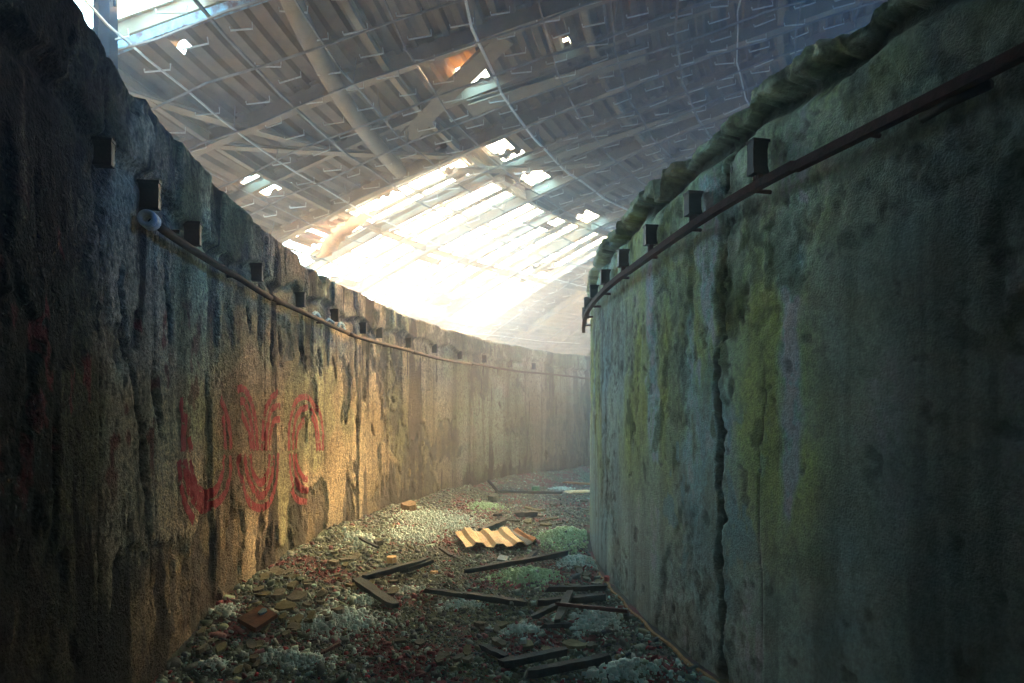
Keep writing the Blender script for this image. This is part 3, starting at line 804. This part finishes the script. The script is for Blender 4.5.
# ------------------------------------------------------------------ rubble
def chips(name, x, y, size, thick, cols, mat, lift=0.0, sides=5, tilt=.35, parent=None):
    n = len(x)
    a = np.linspace(0, 2 * pi, sides, endpoint=False)[None, :] + rng.uniform(-.35, .35, (n, sides)) + rng.uniform(0, 6, (n, 1))
    rad_ = size[:, None] * rng.uniform(.55, 1.0, (n, sides))
    el_ = rng.uniform(.55, 1.0, (n, 1))
    u = np.cos(a) * rad_; v = np.sin(a) * rad_ * el_
    ang = rng.uniform(0, 2 * pi, (n, 1))
    X0 = u * np.cos(ang) - v * np.sin(ang); Y0 = u * np.sin(ang) + v * np.cos(ang)
    tx = rng.normal(0, tilt, (n, 1)); ty = rng.normal(0, tilt, (n, 1))
    Zb = X0 * tx + Y0 * ty
    h = floor_h(x, y)[:, None] + np.abs(Zb).max(1, keepdims=True) * .45 + lift
    top = np.stack([X0 * .9 + x[:, None], Y0 * .9 + y[:, None], Zb + h + thick[:, None]], -1)
    bot = np.stack([X0 + x[:, None], Y0 + y[:, None], Zb + h - .003], -1)
    V = np.concatenate([top, bot], 1).reshape(-1, 3)
    base = (np.arange(n) * 2 * sides)[:, None]
    tris = []
    for k in range(1, sides - 1): tris.append(np.concatenate([base, base + k, base + k + 1], 1))
    for k in range(sides):
        k2 = (k + 1) % sides
        tris.append(np.concatenate([base + k, base + sides + k, base + sides + k2], 1)); tris.append(np.concatenate([base + k, base + sides + k2, base + k2], 1))
    F = np.concatenate(tris)
    C = np.repeat(cols, 2 * sides, 0)
    return np_mesh(name, V, F, mat, C, smooth=False, tris=True, parent=parent)
def scatter(n, y0=3.6, y1=21, p=1.6):
    q = rng.random(n) ** p
    y = y0 + (y1 - y0) * q
    u = rng.random(n)
    xa = CX - np.sqrt(np.maximum((R2 - .03) ** 2 - (y - CY) ** 2, 0)); xb = CX - np.sqrt(np.maximum((R1 + .06) ** 2 - (y - CY) ** 2, 0))
    k = (y - CY) > R1
    xb = np.where(k, xa + 4, xb)
    x = xa + (xb - xa) * u
    return x, y
PAL = np.array([1.15, 1.6, 1.65]) * np.array([[.09, .115, .12], [.15, .17, .16], [.11, .145, .12], [.20, .23, .21], [.05, .07, .10], [.28, .30, .22], [.20, .05, .08], [.33, .42, .40], [.18, .15, .09]])
def pal_cols(x, y, n):
    wts = np.array([.22, .18, .17, .10, .15, .05, .05, .05, .03]); c = PAL[rng.choice(len(PAL), n, p=wts / wts.sum())] * rng.uniform(.7, 1.3, (n, 1))
    rd = fbm(x * 1.7, y * 1.7, 5, 185) > .60
    rr0 = rng.random(n) < .45
    c[rd & rr0] = np.array([.26, .05, .09]) * rng.uniform(.6, 1.2, (int((rd & rr0).sum()), 1))
    return c
def off_heaps(x, y, p):
    m_ = np.zeros_like(x)
    for (a, b_, wx, wy, hh, kd) in PATCH: m_ = np.maximum(m_, np.exp(-(((x - a) / wx) ** 2 + ((y - b_) / wy) ** 2)))
    k = rng.random(len(x)) > p * sm(.35, .6, m_)
    return x[k], y[k]
n = 52000; x, y = scatter(n); x, y = off_heaps(x, y, .92); n = len(x)
size = np.clip(rng.lognormal(-4.35, .5, n), .006, .05)
o = chips('gravel', x, y, size, size * rng.uniform(.15, .6, n), pal_cols(x, y, n), M['chips']); tag(o, 'small mixed rubble and grit covering the passage floor', 'rubble', kind='stuff')
# larger flat flakes, thick by the left wall
n = 5200; x, y = scatter(n, 3.6, 20, 1.5)
r = np.hypot(CX - x, y - CY); keep = rng.random(n) < .18 + .82 * sm(1.6, .3, R2 - r); x, y = x[keep], y[keep]; x, y = off_heaps(x, y, .9); n = len(x)
size = np.clip(rng.lognormal(-3.3, .35, n), .02, .075); c = pal_cols(x, y, n) * .95 + .03
o = chips('plaster_flakes', x, y, size, size * .12 + .004, c, M['chips'], .006, 6, .2); tag(o, 'thin broken flakes of plaster thickest along the left wall', 'rubble', kind='stuff')
# insulation heaps
names = ['beside the corrugated yellow sheet', 'left of the yellow sheet', 'in the near middle of the left side', 'next to the rusty plate', 'at the bottom left of the floor',
 'mossy, against the right wall behind the long batten', 'at the right wall where the tan strip starts', 'greenish, in front of the long batten', 'below the long middle batten', 'left of the crossed battens',
 'right of the crossed battens', 'at the near bottom right', 'beside the teal board', 'greenish, far off by the left wall', 'far off before the back wall', 'at the foot of the left wall beyond the letters', 'in the dark near left corner', 'small, under the pair of boards', 'in the dark, at the near left wall foot']
for i, (a, b_, wx, wy, hh, kd) in enumerate(PATCH):
    area = wx * wy; n = int(np.clip(area * 20000, 250, 4500))
    x = a + rng.normal(0, .55, n) * wx; y = b_ + rng.normal(0, .55, n) * wy
    rr0 = np.hypot(CX - x, y - CY); k = (rr0 < R2 - .02) & (rr0 > R1 + .05); x, y = x[k], y[k]; n = len(x)
    size = np.clip(rng.lognormal(-4.55, .55, n), .005, .04)
    o = chips('insulation_heap', x, y, size, size * rng.uniform(.3, 1.0, n), np.ones((n, 3)), M['foamg' if kd == 'g' else 'foam'], .002, 5, .2)
    tag(o, 'heap of pale crumbled foam ' + names[i], 'debris', 'heaps of crumbled foam', 'stuff')
# red scraps
n = 900; x, y = scatter(n, 3.8, 18, 1.4); size = rng.uniform(.008, .028, n)
o = chips('red_scraps', x, y, size, size * .15, np.repeat([[.45, .03, .07]], n, 0) * rng.uniform(.5, 1.2, (n, 1)), M['chips'], .01); tag(o, 'tiny red paint scraps strewn over the rubble', 'scraps', kind='stuff')
n = 1500; x, y = scatter(n, 3.8, 20, 1.4); size = rng.uniform(.006, .028, n)
o = chips('white_scraps', x, y, size, size * .4, np.repeat([[.62, .75, .72]], n, 0) * rng.uniform(.6, 1.2, (n, 1)), M['chips'], .01); tag(o, 'tiny white foam scraps strewn over the rubble', 'scraps', kind='stuff')

# ------------------------------------------------------------------ single pieces of debris
def batten(p0, p1, wpx, mat, label, name='timber_batten', z0=.06, z1=.06, thick=.03, split=False):
    (x0, y0), (x1, y1) = on_floor(*p0, z0), on_floor(*p1, z1)
    ym = (y0 + y1) / 2
    a = Vector((x0, y0, z0 + float(floor_h(x0, y0)) * .5)); c = Vector((x1, y1, z1 + float(floor_h(x1, y1)) * .5))
    m_ = (a + c) / 2; d = c - a; Ln = d.length; wd = wpx
    q = d.to_track_quat('X', 'Z')
    e_ = bpy.data.objects.new(name, None)
    b = MB(); n = 9; vs = []
    for i in range(n):
        f = i / (n - 1); xx = (f - .5) * Ln
        ww = wd / 2 * (1 + random.uniform(-.12, .1)); tt_ = thick / 2 * (1 + random.uniform(-.15, .15))
        if i in (0, n - 1): ww *= random.uniform(.5, .9)
        yo = random.uniform(-.004, .004)
        jag = [random.uniform(-.03, .03) if i in (0, n - 1) else 0 for _ in range(4)]
        vs += [(xx + jag[0], -ww + yo, -tt_), (xx + jag[1], ww + yo, -tt_), (xx + jag[2], ww * .92 + yo, tt_), (xx + jag[3], -ww * .92 + yo, tt_)]
    fs = [(i * 4 + k, i * 4 + (k + 1) % 4, (i + 1) * 4 + (k + 1) % 4, (i + 1) * 4 + k) for i in range(n - 1) for k in range(4)] + [(3, 2, 1, 0), (n * 4 - 4, n * 4 - 3, n * 4 - 2, n * 4 - 1)]
    b.add(vs, fs)
    o = b.build(name, M[mat]); o.location = m_; o.rotation_euler = q.to_euler()
    tag(o, label, 'timber', 'broken timbers on the floor')
    bpy.data.objects.remove(e_)
    return o
batten((366, 578), (430, 559), .09, 'batten', 'dark timber forming the upper arm of the V of boards left of the middle', z0=.07, z1=.10, thick=.05)
batten((402, 571), (434, 560), .07, 'batten', 'short split dark timber lying along the far end of the V of boards', z0=.05, z1=.10, thick=.04)
batten((357, 581), (396, 606), .11, 'teal', 'flat teal board forming the lower arm of the V of boards', z0=.07, z1=.05, thick=.035)
batten((467, 571), (568, 555), .075, 'batten', 'long dark batten lying in front of the corrugated yellow sheet', z0=.05, z1=.10, thick=.045)
batten((524, 562), (536, 552), .06, 'batten', 'short dark stub poking up behind the long batten', z0=.07, z1=.13, thick=.04)
batten((426, 590), (474, 597), .07, 'batten', 'thin dark batten, left half of the broken pair in the middle of the floor', z0=.06, z1=.06, thick=.035)
batten((462, 594), (528, 604), .08, 'teal', 'dark batten, right half of the broken pair in the middle of the floor', z0=.07, z1=.06, thick=.045)
batten((546, 589), (608, 590), .06, 'batten', 'dark batten against the right wall, farthest of the crossed group', z0=.06, z1=.07, thick=.045)
batten((538, 603), (602, 599), .08, 'batten', 'broad dark batten lying under the crossed group near the right wall', z0=.05, z1=.06, thick=.05)
batten((557, 621), (570, 592), .07, 'teal', 'upright looking batten that crosses over the crossed group', z0=.08, z1=.11, thick=.035)
batten((558, 604), (624, 614), .03, 'redbar', 'thin dark red bar reaching from the crossed group to the right wall', z0=.13, z1=.09, thick=.025)
batten((533, 617), (560, 604), .06, 'batten', 'short slanting batten at the left end of the crossed group', z0=.05, z1=.12, thick=.035)
batten((543, 626), (571, 625), .05, 'batten', 'short thin batten in front of the crossed group', z0=.04, z1=.04, thick=.03)
batten((502, 663), (564, 651), .07, 'batten', 'dark batten second nearest at the bottom of the floor', z0=.05, z1=.07, thick=.045)
batten((526, 673), (608, 660), .07, 'batten', 'dark batten nearest to the viewer at the bottom of the floor', z0=.05, z1=.07, thick=.045)
batten((482, 646), (508, 657), .06, 'batten', 'short charred stub left of the nearest battens', z0=.05, z1=.04, thick=.03)
batten((480, 531), (504, 521), .12, 'batten', 'dark timber chunk behind the corrugated yellow sheet', z0=.06, z1=.10, thick=.06)
batten((516, 514), (538, 514), .16, 'batten', 'dark block far off beyond the yellow sheet', z0=.06, z1=.06, thick=.08)
batten((494, 515), (502, 514), .10, 'batten', 'small dark chip far off left of the dark block', z0=.06, z1=.07, thick=.04)
batten((495, 493), (562, 493), .07, 'batten', 'long dark batten lying far off before the back wall', z0=.07, z1=.07, thick=.05)
batten((488, 482), (499, 494), .16, 'batten', 'dark plank leaning at the far left wall', z0=.30, z1=.05, thick=.04)
batten((565, 482), (592, 484), .22, 'rust', 'orange plank lying farthest away beside the right wall edge', z0=.07, z1=.07, thick=.03)
batten((568, 492), (590, 491), .34, 'yellow', 'pale orange board, nearer one of the two by the right wall edge', z0=.07, z1=.07, thick=.03)
batten((320, 656), (341, 643), .03, 'redbar', 'thin dark red stick lying in the near left rubble', z0=.04, z1=.06, thick=.02)
batten((360, 543), (378, 549), .05, 'batten', 'thin dark stick lying on foam near the left wall', z0=.12, z1=.12, thick=.02)
batten((440, 548), (452, 556), .04, 'batten', 'thin dark stick left of the yellow sheet', z0=.05, z1=.05, thick=.02)
batten((498, 519), (518, 521), .05, 'teal', 'thin teal stick lying beyond the yellow sheet', z0=.05, z1=.05, thick=.02)

# corrugated yellow sheet and its torn neighbour
def corr(c00, c10, c01, mat, label, ribs, zb, name='corrugated_sheet', amp=.045, wave=True):
    A, Bp, C_ = [Vector((*on_floor(*p, zb), zb)) for p in (c00, c10, c01)]
    U = Bp - A; W_ = C_ - A
    b = MB(); prof = []
    for i in range(ribs):
        for f, h in ((0, 0), (.34, 0), (.50, 1), (.84, 1)): prof.append(((i + f) / ribs, h))
    prof.append((1, 0))
    ns = 6; vs = []
    for j in range(ns + 1):
        for f, h in prof:
            p = A + U * f + W_ * (j / ns); p.z += h * amp + .01 * sin(f * 9 + j) + .02 * (j / ns)
            if j in (0, ns): p += W_.normalized() * random.uniform(-.02, .02)
            vs.append(p)
    n = len(prof); fs = [(j * n + i, j * n + i + 1, (j + 1) * n + i + 1, (j + 1) * n + i) for j in range(ns) for i in range(n - 1)]
    m_ = sum(vs, Vector()) / len(vs)
    b.add([v - m_ for v in vs], fs); o = b.build(name, M[mat]); o.location = m_
    md = o.modifiers.new('thick', 'SOLIDIFY'); md.thickness = .006
    tag(o, label, 'sheet'); return o
corr((466, 547), (527, 546), (455, 533), 'yellow', 'bright yellow corrugated sheet lying in the middle of the passage', 3, .06)
corr((520, 547), (536, 545), (497, 533), 'teal', 'narrow grey green strip of corrugated sheet beside the yellow sheet', 1, .05, amp=.03)
corr((530, 543), (538, 541), (511, 533), 'rust', 'rusty orange strip of corrugated sheet at the right end of the yellow sheet', 1, .07, amp=.03)

def slab(px, py, w_, d_, th_, mat, label, name='stone_slab', z=.05, tiltx=0, tilty=0, sides=8, rz=None, cat='stone', group='loose flat stones on the floor', lift=.02):
    x, y = on_floor(px, py, z); k = y / FPX; W_ = w_ * k / 2
    b = MB(); N = sides; t_ = []; bo = []; ro = random.random() * 6 if rz is None else rz
    for i in range(N):
        a = 2 * pi * i / N + ro; q = random.uniform(.55, 1.1) if sides > 4 else random.uniform(.97, 1.05)
        t_.append((cos(a) * W_ * q, sin(a) * d_ * q, th_ / 2 + random.uniform(-.003, .003))); bo.append((cos(a) * W_ * q * 1.03, sin(a) * d_ * q * 1.03, -th_ / 2))
    b.add(t_ + bo, [tuple(range(N)), tuple(range(2 * N - 1, N - 1, -1))] + [(i, N + i, N + (i + 1) % N, (i + 1) % N) for i in range(N)])
    o = b.build(name, M[mat]); o.location = (x, y, float(floor_h(x, y)) + lift + th_ / 2); o.rotation_euler = (tiltx, tilty, 0)
    tag(o, label, cat, group); return o
slab(410, 516, 19, .22, .10, 'stoneb', 'brown stone block lying on foam at the foot of the left wall', tiltx=.15)
slab(392, 560, 13, .09, .07, 'yellow', 'small bright orange foam chunk behind the V of boards', 'foam_chunk', cat='debris', group=None, sides=7)
slab(399, 564, 12, .05, .04, 'batten', 'black curved scrap right against the orange foam chunk', 'tyre_scrap', cat='debris', group=None)
slab(503, 559, 14, .10, .02, 'bluep', 'flat pale blue plate tilted behind the long batten', 'blue_plate', sides=4, rz=.5, cat='plate', group=None, tiltx=.18, lift=.05)
slab(258, 636, 36, .17, .03, 'brownplate', 'square rust brown plate lying near the left wall', 'rusty_plate', sides=4, rz=.35, cat='plate', group=None, tiltx=.22, tilty=.1, lift=.06)
slab(263, 634, 9, .05, .012, 'bluep', 'dark blue scrap lying on the rust brown plate', 'blue_scrap', cat='scrap', group=None, tiltx=.22, lift=.105)
slab(527, 641, 18, .09, .02, 'stoneo', 'small olive slab, left one of the pair at the near right', rz=.3)
slab(574, 641, 27, .10, .02, 'stoneo', 'large olive slab, right one of the pair at the near right', rz=.1)
slab(546, 646, 13, .06, .02, 'stoneo', 'small olive slab between the pair at the near right')
slab(591, 642, 14, .06, .02, 'stoneg', 'grey slab just right of the large olive slab')
slab(531, 628, 8, .04, .02, 'foam', 'small white lump near the olive slabs', 'foam_chunk', cat='debris', group=None)
slab(524, 642, 8, .03, .03, 'foam', 'white crumb lying on the left olive slab', 'foam_chunk', cat='debris', group=None, lift=.05)
slab(279, 608, 15, .12, .025, 'stoneg', 'upright oval grey green slab, leftmost of the row below the letters', tiltx=.25)
slab(297, 608, 23, .11, .025, 'stoneg', 'widest grey green slab of the row below the letters', tiltx=.2)
slab(285, 619, 20, .10, .025, 'stoneo', 'olive slab in front of the row below the letters', tiltx=.2)
slab(339, 620, 15, .07, .03, 'stoneg', 'grey slab lying in the white foam left of the middle')
slab(378, 548, 10, .10, .06, 'stoneg', 'rounded grey stone left of the orange chunk', tiltx=.1)
slab(434, 570, 9, .05, .02, 'yellow', 'pale yellow flake left of the long batten', 'foam_chunk', cat='debris', group=None)
slab(437, 565, 5, .04, .03, 'foam', 'tiny white crumb beyond the pale yellow flake', 'foam_chunk', cat='debris', group=None)
slab(607, 585, 7, .05, .04, 'red', 'small bright red scrap at the foot of the right wall', 'red_scrap', cat='scrap', group=None, lift=.05)
slab(536, 491, 9, .14, .12, 'green', 'crumpled green plastic film lying far off on the floor', 'green_film', cat='film', group=None, sides=9, lift=.03)
slab(493, 500, 12, .18, .12, 'stoneg', 'dark grey lump far off at the left wall', tiltx=.1)
zones = [(250, 330, 585, 640, 34, 'in the slab litter below the red letters'), (330, 400, 560, 600, 20, 'in the litter left of the V of boards'), (560, 606, 570, 588, 16, 'in the litter against the right wall'),
         (400, 520, 610, 670, 16, 'in the near middle of the floor'), (200, 260, 640, 675, 10, 'in the dark near left corner'), (520, 590, 500, 525, 12, 'far off behind the mossy heap')]
for (xa, xb, ya, yb, cnt, where) in zones:
    for i in range(cnt):
        px, py = random.uniform(xa, xb), random.uniform(ya, yb)
        th_, _, t_ = on_left(px, py); fx, fy = on_floor(px, py, .05); r_ = math.hypot(CX - fx, fy - CY)
        if r_ > R2 - .08 or r_ < R1 + .12: continue
        slab(px, py, random.uniform(7, 15), random.uniform(.04, .09), random.uniform(.012, .03), random.choice(['stoneg', 'stoneg', 'stoneo']), 'small flat grey green stone ' + where, tiltx=random.uniform(-.1, .3), tilty=random.uniform(-.2, .2), group='small flat stones ' + where)

# ------------------------------------------------------------------ haze: damp dust hanging in the hall
m = bpy.data.materials.new('dusty_air'); m.use_nodes = True; t = m.node_tree; t.nodes.clear()
vs_ = t.nodes.new('ShaderNodeVolumeScatter'); vs_.inputs['Density'].default_value = .022; vs_.inputs['Anisotropy'].default_value = .36
vs_.inputs['Color'].default_value = (.92, .96, 1.0, 1)
oo = t.nodes.new('ShaderNodeOutputMaterial'); t.links.new(vs_.outputs[0], oo.inputs['Volume'])
b = MB(); b.box((8, 13, 3.9), (44, 60, 8.2)); o = b.build('haze', m); tag(o, 'thin dusty haze filling the hall', 'haze', kind='stuff')
